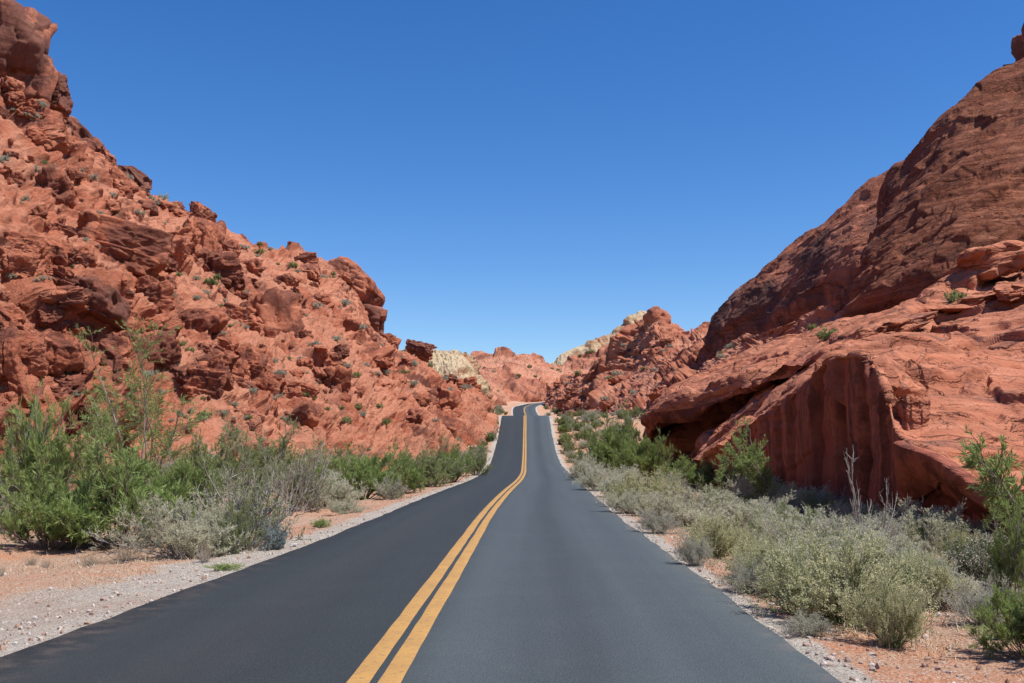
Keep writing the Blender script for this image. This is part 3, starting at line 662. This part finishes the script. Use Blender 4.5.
def barkmat(name, c):
    m, nt, b = newmat(name); k = N(nt); pos = k.n('ShaderNodeTexCoord').outputs['Object']
    k.L(k.mix(k.noise(pos, 8, 4), [x*.6 for x in c], [min(1, x*1.25) for x in c]), b.inputs['Base Color']); return m
BK = {'grey': barkmat('grey_twigs', (.30, .27, .24)), 'brown': barkmat('brown_twigs', (.19, .14, .11)), 'pale': barkmat('pale_twigs', (.40, .36, .31)), 'green': barkmat('green_twigs', (.20, .24, .10))}
def unit(a): return a/(np.linalg.norm(a, axis=-1, keepdims=True)+1e-9)
def tubes(P, r, sides=3):
    """P (n,k,3), r (n,k) -> V,Q"""
    n, k, _ = P.shape; t = unit(np.gradient(P, axis=1)); a = unit(np.cross(t, np.array([.31, .77, .55]))); b = np.cross(t, a)
    ang = np.arange(sides)*2*math.pi/sides
    V = P[:, :, None]+r[:, :, None, None]*(np.cos(ang)[None, None, :, None]*a[:, :, None]+np.sin(ang)[None, None, :, None]*b[:, :, None])
    I = np.arange(n*k*sides).reshape(n, k, sides); J = np.roll(I, -1, axis=2)
    Q = np.stack([I[:, :-1], J[:, :-1], J[:, 1:], I[:, 1:]], -1).reshape(-1, 4)
    return V.reshape(-1, 3), Q
def grow(rg, P0, D0, Ln, k, bend, up):
    n = len(P0); P = np.zeros((n, k, 3)); P[:, 0] = P0; d = D0.copy()
    for i in range(1, k):
        d = unit(d+bend*rg.normal(size=(n, 3))+np.array([0, 0, up])); P[:, i] = P[:, i-1]+d*(Ln/(k-1))[:, None]
    return P
def leaves(rg, C, D, ln, wd, spread):
    n = len(C); d = unit(D+spread*rg.normal(size=(n, 3))); s = unit(np.cross(d, rg.normal(size=(n, 3))))
    ln = ln*rg.uniform(.6, 1.4, (n, 1)); wd = wd*rg.uniform(.7, 1.3, (n, 1))
    V = np.stack([C, C+d*ln*.5+s*wd, C+d*ln, C+d*ln*.5-s*wd], 1); Q = np.arange(n*4).reshape(n, 4); return V.reshape(-1, 3), Q
def sample(rg, P, m, lo):
    """m points on each polyline beyond fraction lo -> points, directions"""
    n, k, _ = P.shape; t = rg.uniform(lo, .999, (n, m))*(k-1); i = t.astype(int); f = (t-i)[..., None]; ar = np.arange(n)[:, None]
    a = P[ar, i]; b = P[ar, i+1]; return (a+(b-a)*f).reshape(-1, 3), unit(b-a).reshape(-1, 3)
def shrub(seed, leaf, bark, H=1., Wd=1., stems=40, twigs=8, subt=3, nl=14, ll=.05, lw=.008, lspread=.6, lean=0, upright=.5, start=.25, sr=.010, flowers=0, bare=0., clump=False):
    rg = np.random.default_rng(seed)
    az = rg.uniform(0, 2*math.pi, stems); tilt = np.sqrt(rg.random(stems))
    dirs = unit(np.stack([np.cos(az)*tilt*Wd, np.sin(az)*tilt*Wd, H*np.sqrt(1.05-tilt**2)+.08*H], 1))
    Ln = np.sqrt((tilt*Wd)**2+(H*H*(1.02-tilt**2)))*rg.uniform(.62, 1.02, stems)
    # the envelope is uneven: a few lobes
    lob = 1+.2*np.sin(az*2+rg.uniform(0, 6))+.16*np.sin(az*3+rg.uniform(0, 6)); Ln = Ln*lob*.82
    P0 = np.stack([np.cos(az)*tilt*.12*Wd, np.sin(az)*tilt*.12*Wd, np.zeros(stems)-.03], 1)
    st = grow(rg, P0, unit(dirs+np.array([lean, 0, 0])), Ln, 7, .13, .03)
    tp, td = sample(rg, st, twigs, start); idx = np.repeat(np.arange(stems), twigs)
    tw = grow(rg, tp, unit(td+.75*rg.normal(size=td.shape)+np.array([0, 0, upright*.5])), .24*Ln[idx]*rg.uniform(.5, 1.2, len(idx)), 4, .16, .04)
    sp, sd = sample(rg, tw, subt, .2); i2 = np.repeat(idx, subt)
    sb = grow(rg, sp, unit(sd+.7*rg.normal(size=sd.shape)+np.array([0, 0, upright*.5])), .11*Ln[i2]*rg.uniform(.5, 1.3, len(i2)), 3, .18, .04)
    h = math.sqrt(H)
    ra = sr*h*np.linspace(1, .35, 7)[None]*rg.uniform(.6, 1.2, (stems, 1)); rb = sr*h*.35*np.linspace(1, .5, 4)[None]*np.ones((len(tw), 1)); rc = sr*h*.2*np.linspace(1, .6, 3)[None]*np.ones((len(sb), 1))
    Vs, Qs = [], []; off = 0
    for P, r in ((st, ra), (tw, rb), (sb, rc)):
        V, Q = tubes(P, r); Vs.append(V); Qs.append(Q+off); off += len(V)
    wood = mkmesh('stems', np.vstack(Vs), np.vstack(Qs), True); wood.materials.append(bark)
    fol = None
    if leaf:
        keep = rg.random(len(sb)) > bare
        c, d = sample(rg, sb[keep], nl, .1); c2, d2 = sample(rg, tw, max(2, nl//2), .4)
        if bare: kk = rg.random(len(c2)) > bare; c2, d2 = c2[kk], d2[kk]
        V, Q = leaves(rg, np.vstack([c, c2]), np.vstack([d, d2]), ll, lw, lspread)
        fol = mkmesh('foliage', V, Q); fol.materials.append(leaf)
    fl = None
    if flowers:
        ends = sb[:, -1]; kk = rg.random(len(ends)) < flowers; c = ends[kk]; c = np.repeat(c, 4, 0)+rg.normal(size=(len(c)*4, 3))*.012
        V, Q = leaves(rg, c, rg.normal(size=c.shape), .03, .012, 1); fl = mkmesh('flowers', V, Q); fl.materials.append(LM['flower'])
    return wood, fol, fl
KIND = {}
def kind(name, objname, cat, variants):
    KIND[name] = (objname, cat, variants)
t_ = time.time()
kind('creosote', 'green_shrub', 'shrub', [shrub(s, LM['green'], BK['brown'], 1.0, 1.0, 44, 11, 4, 14, .075, .0042, .28, upright=1.1, start=.38, bare=.12) for s in (1, 2, 3)])
kind('sparse_green', 'green_shrub', 'shrub', [shrub(s, LM['green'], BK['grey'], 1.0, .6, 26, 11, 4, 12, .08, .004, .28, upright=1.3, start=.35, bare=.3) for s in (4, 5)])
kind('olive', 'olive_shrub', 'shrub', [shrub(s, LM['olive'], BK['grey'], 1.0, 1.0, 46, 10, 4, 12, .06, .004, .35, upright=1.0, bare=.15) for s in (6, 7)])
kind('sage', 'sage_shrub', 'shrub', [shrub(s, LM['sage'], BK['grey'], 1.0, 1.25, 95, 11, 4, 9, .05, .0042, .45, upright=1.0, start=.4) for s in (8, 9, 10)])
kind('grey', 'grey_shrub', 'shrub', [shrub(s, LM['grey'], BK['pale'], 1.0, 1.25, 90, 11, 4, 6, .04, .0042, .6, upright=.7, start=.35) for s in (11, 12)])
kind('cream', 'seeding_shrub', 'shrub', [shrub(s, LM['cream'], BK['green'], 1.0, 1.25, 100, 12, 4, 9, .026, .0055, .9, upright=1.0, start=.42) for s in (13, 14)])
kind('dotted', 'flowering_shrub', 'shrub', [shrub(15, LM['dotted'], BK['grey'], 1.0, 1.2, 70, 9, 4, 7, .03, .008, .9, flowers=.5)])
kind('twiggy', 'twiggy_shrub', 'shrub', [shrub(s, LM['olive'], BK['pale'], 1.0, .85, 60, 12, 4, 6, .04, .005, .5, upright=1.0, bare=.6, sr=.013) for s in (16, 17)])
kind('dead', 'bare_shrub', 'shrub', [shrub(s, None, BK['pale'], 1.0, 1.0, 9, 6, 4, sr=.022) for s in (18, 19)])
kind('blue', 'blue_grey_shrub', 'shrub', [shrub(20, LM['blue'], BK['grey'], 1.0, 1.1, 50, 8, 3, 8, .04, .012, .8)])
kind('grass', 'grass_tuft', 'grass tuft', [shrub(s, LM['straw'], BK['pale'], 1.0, 1.1, 70, 3, 1, 3, .12, .004, .3, upright=1.) for s in (21, 22)])
kind('greengrass', 'weed_tuft', 'weed', [shrub(23, LM['green'], BK['green'], 1.0, 1.3, 60, 5, 2, 4, .12, .012, .4, upright=1.)])
# tiny ones for far slopes
kind('tinygrey', 'grey_shrub', 'shrub', [shrub(s, LM['grey'], BK['grey'], 1.0, 1.3, 26, 5, 2, 6, .13, .04, .9) for s in (31, 32)])
kind('tinygreen', 'olive_shrub', 'shrub', [shrub(s, LM['olive'], BK['grey'], 1.0, 1.2, 26, 5, 2, 6, .13, .035, .7) for s in (33, 34)])
print('shrub kinds', round(time.time()-t_, 1))
def plant(kd, p, h, w, label, group=None, rz=None, tilt=(0, 0), var=None, parts=True):
    nm, cat, vs = KIND[kd]; v = vs[var if var is not None else random.randrange(len(vs))]
    if parts:
        root = empty(nm, p); items = [('stems', v[0])]+([('foliage', v[1])] if v[1] else [])+([('flowers', v[2])] if v[2] else [])
        for a, me in items: obj(a, me, None, root)
    else:
        root = obj(nm, v[1] or v[0], None); root.location = p
    root.scale = (w, w, h); root.rotation_euler = (tilt[0], tilt[1], random.uniform(0, 6.28) if rz is None else rz)
    return tag(root, label, cat, group)
def G(kd, px, Y, hpx, wpx, label, group=None, **kw):
    """px column, forward distance, size in pixels of that distance"""
    p = gpos(px, Y); k = Y/F; return plant(kd, p, hpx*k*.92, wpx*k*.5/.80, label, group, **kw)

# left verge
G('creosote', 120, 18.5, 118, 170, 'big bushy bright green shrub, widest on the left verge', var=0)
G('creosote', 178, 21, 100, 90, 'green shrub just right of the widest one, behind the pale sage shrub', var=1)
G('creosote', 55, 18, 92, 120, 'green shrub just left of the widest one near the left picture edge', var=2)
G('sparse_green', 42, 25, 140, 130, 'tallest green bush rising against the rock at the far left', var=0)
G('sparse_green', 12, 27, 85, 60, 'green bush cut by the left picture edge', var=1)
G('grey', 8, 20, 42, 60, 'low grey shrub cut by the left picture edge')
G('grey', 30, 26, 60, 70, 'grey shrub between the green bushes at the far left')
G('sage', 190, 16.3, 66, 96, 'rounded pale sage shrub in front of the green ones, left verge', var=0)
G('twiggy', 250, 17.6, 108, 120, 'tall silvery twiggy shrub beside the asphalt on the left', var=0)
G('olive', 236, 16.6, 62, 40, 'small yellow-green shrub at the foot of the silvery twiggy one', var=1)
G('blue', 277, 17.2, 34, 34, 'small blue-grey shrub with the pale stones at its foot')
G('twiggy', 300, 29, 82, 80, 'dark-stemmed open shrub leaning right behind the white stone', var=1)
G('dead', 288, 27, 74, 60, 'leafless grey bush inside the open dark-stemmed shrub, left verge', var=0)
G('dead', 225, 24, 100, 90, 'leafless grey bush behind the green and silvery shrubs, left verge', var=1)
G('greengrass', 323, 22.6, 12, 20, 'little round green tuft alone on the orange verge')
G('greengrass', 228, 14.2, 9, 32, 'low green weed at the edge of the left gravel')
G('grass', 208, 15.2, 26, 24, 'yellowish weed in front of the pale sage shrub', var=0)
G('grass', 130, 15.8, 24, 60, 'dry brown grass clump below the widest green shrub', var=1)
G('grass', 95, 15.4, 22, 30, 'dry straw tuft left of the brown clump, left verge', var=0)
G('creosote', 362, 37, 60, 84, 'green shrub in the middle of the left verge row', var=1)
G('creosote', 400, 41, 50, 60, 'green shrub right of the middle one in the left verge row', var=0)
G('olive', 428, 48, 52, 76, 'olive shrub with grey stems near the far end of the left row', var=0)
G('creosote', 452, 54, 42, 48, 'green shrub before the last one of the left row', var=2)
G('olive', 476, 66, 36, 34, 'last olive shrub of the left row beside the asphalt', var=1)
G('sage', 325, 31, 40, 70, 'low sage shrub right of the white stone on the left verge', var=1)
G('olive', 330, 42, 56, 84, 'olive shrub behind the low sage one, left verge', var=1)
G('olive', 270, 40, 74, 100, 'wide olive shrub behind the leafless grey bush, left verge', var=0)
G('twiggy', 390, 36, 30, 50, 'low grey twiggy shrub at the foot of the left verge row', var=0)
G('olive', 215, 36, 86, 90, 'hazy green shrub between the feathery tree and the wide olive one', var=1)
G('sage', 345, 28, 16, 30, 'tiny sage plant on the orange verge near the middle row', var=2)
# feathery trees
def small_tree(px, Y, hpx, lab, lean, seed, spread=.5):
    rg = np.random.default_rng(seed); H = hpx*Y/F; p = gpos(px, Y); root = empty('desert_tree', p)
    n = 5; P0 = np.zeros((n, 3)); d = unit(np.array([[lean, 0, 1.]])+spread*rg.normal(size=(n, 3))*np.array([1, 1, .2]))
    st = grow(rg, P0, d, H*rg.uniform(.7, 1.05, n), 9, .12, .02)
    tp, td = sample(rg, st, 14, .25); tw = grow(rg, tp, unit(td+.65*rg.normal(size=td.shape)+[0, 0, .3]), H*.22*rg.uniform(.5, 1.2, len(tp)), 5, .15, .02)
    sp, sd = sample(rg, tw, 7, .2); sb = grow(rg, sp, unit(sd+.6*rg.normal(size=sd.shape)+[0, 0, .3]), H*.10*rg.uniform(.5, 1.2, len(sp)), 4, .2, .02)
    V1, Q1 = tubes(st, .035*np.linspace(1, .2, 9)[None]*np.ones((n, 1)), 6)
    obj('trunk', mkmesh('trunk', V1, Q1, True), BK['grey'], root)
    V2, Q2 = tubes(tw, .010*np.linspace(1, .4, 5)[None]*np.ones((len(tw), 1))); V3, Q3 = tubes(sb, .005*np.linspace(1, .4, 4)[None]*np.ones((len(sb), 1)))
    obj('twigs', mkmesh('twigs', np.vstack([V2, V3]), np.vstack([Q2, Q3+len(V2)]), True), BK['brown'], root)
    c, d = sample(rg, sb, 16, .1); V, Q = leaves(rg, c, d, .10, .009, .4)
    obj('crown', mkmesh('crown', V, Q), LM['green'], root)
    return tag(root, lab, 'tree')
small_tree(140, 24, 175, 'thin feathery green tree leaning right against the left rock slope', .35, 41, .35)
small_tree(85, 27, 120, 'small feathery green tree left of the leaning one, before the rock slope', .1, 42, .5)
small_tree(778, 29, 84, 'small green tree with bent grey trunk leaning left before the shaded cliff', -.55, 43, .22)
small_tree(1035, 15, 130, 'tall sparse feathery green tree cut by the right picture edge', -.35, 44, .35)
# right verge
G('creosote', 612, 60, 62, 66, 'green shrub left of the rock hollow beside the right lane', var=0)
G('creosote', 640, 56, 58, 56, 'green shrub touching the end of the overhanging ledge', var=1)
G('sparse_green', 626, 68, 68, 60, 'upright green shrub behind the two verge ones near the ledge end', var=1)
G('creosote', 690, 45, 36, 62, 'green shrub in front of the shaded hollow', var=2)
G('sparse_green', 735, 37, 50, 70, 'green shrub in front of the streaked cliff left of the bent tree', var=0)
G('olive', 712, 27, 44, 60, 'green-tinged grassy shrub amid the pale right verge row', var=0)
pale_row = [('sage', 584, 56, 26, 34, 'farthest pale shrub of the right verge row'), ('sage', 597, 42, 30, 40, 'second farthest pale shrub of the right verge row'),
 ('sage', 622, 36, 34, 54, 'pale shrub under the green ones near the ledge end'), ('cream', 648, 30, 40, 62, 'cream shrub left of the hollow, right verge'),
 ('sage', 628, 27, 26, 40, 'low pale shrub beside the asphalt left of the cream one'), ('grey', 668, 31, 36, 52, 'grey shrub between cream and green ones, right verge'),
 ('sage', 684, 24, 40, 66, 'pale shrub below the green one of the hollow'), ('grey', 660, 20.5, 26, 40, 'low grey shrub at the asphalt beside the curve of the right verge'),
 ('sage', 742, 22, 42, 84, 'large pale shrub below the bent tree'), ('cream', 712, 16.5, 44, 64, 'cream shrub overhanging the asphalt edge midway along the right verge'),
 ('sage', 798, 18.5, 46, 90, 'large pale shrub at the foot of the cliff, right verge'), ('grey', 694, 14.8, 34, 34, 'dark grey shrub at the asphalt edge under the cream one'),
 ('cream', 768, 13.2, 56, 92, 'cream shrub left of the biggest one, right verge'), ('cream', 836, 10.2, 96, 140, 'biggest cream seeding shrub on the right verge'),
 ('cream', 884, 9.0, 74, 58, 'nearest cream shrub on the right verge, at the foot of the biggest'), ('grey', 746, 12.0, 36, 44, 'grey shrub at the asphalt edge left of the biggest cream one'),
 ('grey', 802, 9.4, 24, 48, 'low dark grey shrub nearest the asphalt'), ('sage', 905, 13, 62, 84, 'pale shrub right of the biggest cream one'),
 ('grey', 935, 20, 30, 50, 'grey shrub at the lower lip of the orange slab'), ('grey', 862, 18, 44, 60, 'grey shrub below the leafless one, right verge'),
 ('dotted', 978, 13.8, 66, 90, 'dark shrub dotted with pale flowers near the right edge'), ('grey', 972, 10.4, 48, 60, 'whitish grey shrub left of the nearest green bush')]
for i, (kd, px, Y, h, w, lab) in enumerate(pale_row): G(kd, px, Y, h, w, lab, var=i % len(KIND[kd][2]))
G('dead', 868, 16.5, 150, 84, 'leafless forked grey bush before the shaded cliff', var=1, rz=.4)
G('dead', 800, 26, 40, 50, 'leafless bush in front of the cliff left of the forked one', var=0)
G('creosote', 1018, 8.6, 84, 104, 'nearest bright green bush at the lower right picture edge', var=2)
G('sparse_green', 1006, 12.6, 112, 80, 'upright sparse green bush behind the flowering one, right edge', var=0)
G('greengrass', 1000, 9.6, 14, 60, 'low green weed in the bottom right corner')
G('grass', 930, 12, 16, 60, 'dry straw tuft on the orange soil at lower right', var=0)
for i in range(34):
    Yv = 1/random.uniform(1/32, 1/11.0); pxv = random.uniform(0, 1)
    xl = 2.21+.75+.0*Yv; xr = min(7.2, .40*Yv, 3.2+Yv*.22); xv = xl+(xr-xl)*pxv
    by = 450+1.62/Yv*1000; top = 492 if Yv < 22 else 484
    hp = min(max(by-top, 16), 62)*random.uniform(.75, 1.05)
    kd = random.choice(['sage', 'cream', 'grey', 'sage', 'cream', 'olive'])
    p = np.array([xv, Yv, float(ground_z([xv], [Yv])[0])]); k_ = Yv/F
    plant(kd, p, hp*k_*.95, min(1.1, hp*k_*random.uniform(.75, 1.0)), 'unremarkable pale shrub in the dense thicket between the right lane and the cliff', 'pale shrubs of the thicket before the cliff', rz=None)
bx = np.array([b_[0] for b_ in base]); by_ = np.array([b_[1] for b_ in base])
for i in range(26):
    pxv = 735+i*10+random.uniform(-5, 5); Yv = float(np.interp(pxv, bx, by_))-random.uniform(.8, 3.2)
    p = gpos(pxv, Yv); k_ = Yv/F; hp = random.uniform(20, 34)
    plant(random.choice(['sage', 'grey', 'olive', 'twiggy', 'cream']), p, hp*k_, hp*k_*.9, 'low shrub right against the foot of the shaded cliff', 'low shrubs along the foot of the shaded cliff')
# verge fillers farther off
def zone(n, fx, ylo, yhi, kinds, label, group, hr=(.5, 1.1)):
    for i in range(n):
        y = random.uniform(ylo, yhi); e = fx(); x = road_x(y)+(right_w(y)+e if e > 0 else -left_w(y)+e)
        h = random.uniform(*hr); plant(random.choice(kinds), np.array([x, y, float(ground_z([x], [y])[0])]), h, h*random.uniform(.6, .85), label, group)
zone(40, lambda: -random.uniform(5.5, 15), 28, 75, ['olive', 'grey', 'sage', 'creosote'], 'background shrub of the belt between left verge row and rubble slope', 'background shrubs at the foot of the left slope', (.8, 1.7))
zone(95, lambda: -random.uniform(.6, 6), 70, 128, ['tinygrey', 'tinygreen', 'sage', 'olive'], 'shrub on the left bank where the road climbs', 'shrubs on the left bank of the climb', (.6, 1.3))
zone(110, lambda: random.uniform(.6, 10), 68, 128, ['tinygrey', 'tinygreen', 'sage', 'olive', 'creosote'], 'shrub on the right bank where the road climbs', 'shrubs on the right bank of the climb', (.6, 1.5))
zone(45, lambda: -random.uniform(1.0, 12), 118, 136, ['tinygrey', 'tinygreen', 'olive'], 'shrub on the left rim where the road crests', 'shrubs on the left rim of the crest', (.5, 1.2))
zone(70, lambda: random.uniform(.8, 18), 116, 138, ['tinygrey', 'tinygreen', 'olive', 'sage'], 'shrub on the right rim where the road crests', 'shrubs on the right rim of the crest', (.5, 1.4))
zone(40, lambda: -random.uniform(1.5, 16), 200, 300, ['tinygrey', 'tinygreen'], 'tiny distant shrub left of the far bend', 'distant shrubs left of the bend', (.9, 2.0))
zone(20, lambda: random.uniform(1.5, 12), 190, 300, ['tinygrey', 'tinygreen'], 'tiny distant shrub right of the far bend', 'distant shrubs right of the bend', (.9, 2.0))
zone(18, lambda: random.uniform(.6, 2.6), 14, 66, ['grey', 'sage', 'cream'], 'low pale filler shrub squeezed between the bigger ones of the right verge', 'low pale shrubs filling the right verge row', (.3, .6))
zone(10, lambda: random.uniform(4, 7), 11, 17, ['grass'], 'small dry grass tuft on the open orange soil, right foreground', 'dry tufts right foreground', (.1, .22))
zone(14, lambda: -random.uniform(3, 8), 12, 17, ['grass'], 'small dry grass tuft between left gravel and shrubs', 'dry tufts on the left foreground soil', (.1, .25))
# slope shrubs
def slope(n, x0, x1, y0, y1, nets, kinds, label, group, sz=(4, 9)):
    c = 0; tries = 0
    while c < n and tries < n*20:
        tries += 1; px, py = random.uniform(x0, x1), random.uniform(y0, y1); h = hit(px, py, nets)
        if not h or h[2].z < .35: continue
        s = random.uniform(*sz)*h[1]/F; p = np.array(h[0]); p[2] -= s*.15
        plant(random.choice(kinds), p, s*.8, s*.75, label, group, parts=False); c += 1
slope(230, 0, 480, 90, 425, ('hillside',), ['tinygrey', 'tinygrey', 'tinygreen'], 'small grey-green shrub growing among the rubble of the left slope', 'shrubs dotted over the left slope', (3, 10))
slope(35, 560, 760, 345, 415, ('rocky_slope', 'rock_peak'), ['tinygrey', 'tinygreen'], 'small shrub growing on the layered rocks right of the road', 'shrubs dotted over the right slope', (3, 8))
slope(30, 440, 600, 352, 400, ('far_hill',), ['tinygreen', 'tinygrey'], 'tiny shrub on the far red hill beyond the bend', 'shrubs on the far hill', (2, 5))
for px, py, s, lab in [(956, 299, 18, 'green shrub in the ledge below the pink hump'), (828, 334, 16, 'round sage shrub on the ledge at the foot of the brown dome'), (932, 313, 10, 'tiny grey shrub on the slab rim near the brown dome'), (812, 325, 9, 'tiny shrub left of the round sage one on the ledge')]:
    h = hit(px, py+4, ('sandstone_outcrop', 'sandstone_ledge', 'rocky_slope'))
    if h: k = h[1]/F; plant('tinygreen', np.array(h[0])-[0, 0, .1], s*k*.9, s*k*.8, lab, parts=False)

# ------------------------------------------------------------------ light
w = bpy.data.worlds.new('World'); S.world = w; w.use_nodes = True; nt = w.node_tree; bg = nt.nodes['Background']
sky = nt.nodes.new('ShaderNodeTexSky'); sky.sky_type = 'NISHITA'; sky.sun_disc = False
sky.sun_elevation = SUN_EL; sky.sun_rotation = math.pi/2-SUN_AZ
sky.altitude = 600; sky.air_density = 1.0; sky.dust_density = .2; sky.ozone_density = 4.0
hs = nt.nodes.new('ShaderNodeHueSaturation'); hs.inputs['Saturation'].default_value = 1.3; hs.inputs['Hue'].default_value = .509
nt.links.new(sky.outputs[0], hs.inputs['Color']); nt.links.new(hs.outputs[0], bg.inputs[0]); bg.inputs[1].default_value = .108
sd = bpy.data.lights.new('sun', 'SUN'); sd.energy = 5.0; sd.angle = R(.53); sd.color = (1, .95, .88)
so = bpy.data.objects.new('sun', sd); COL.objects.link(so)
dv = Vector((math.cos(SUN_EL)*math.cos(SUN_AZ), math.cos(SUN_EL)*math.sin(SUN_AZ), math.sin(SUN_EL)))
so.rotation_euler = dv.to_track_quat('Z', 'Y').to_euler(); so.location = (0, 0, 60)
S.view_settings.view_transform = 'Standard'; S.view_settings.look = 'None'; S.view_settings.exposure = .46; S.view_settings.gamma = 1
S.render.engine = 'CYCLES'
print('built', round(time.time()-T0, 1))
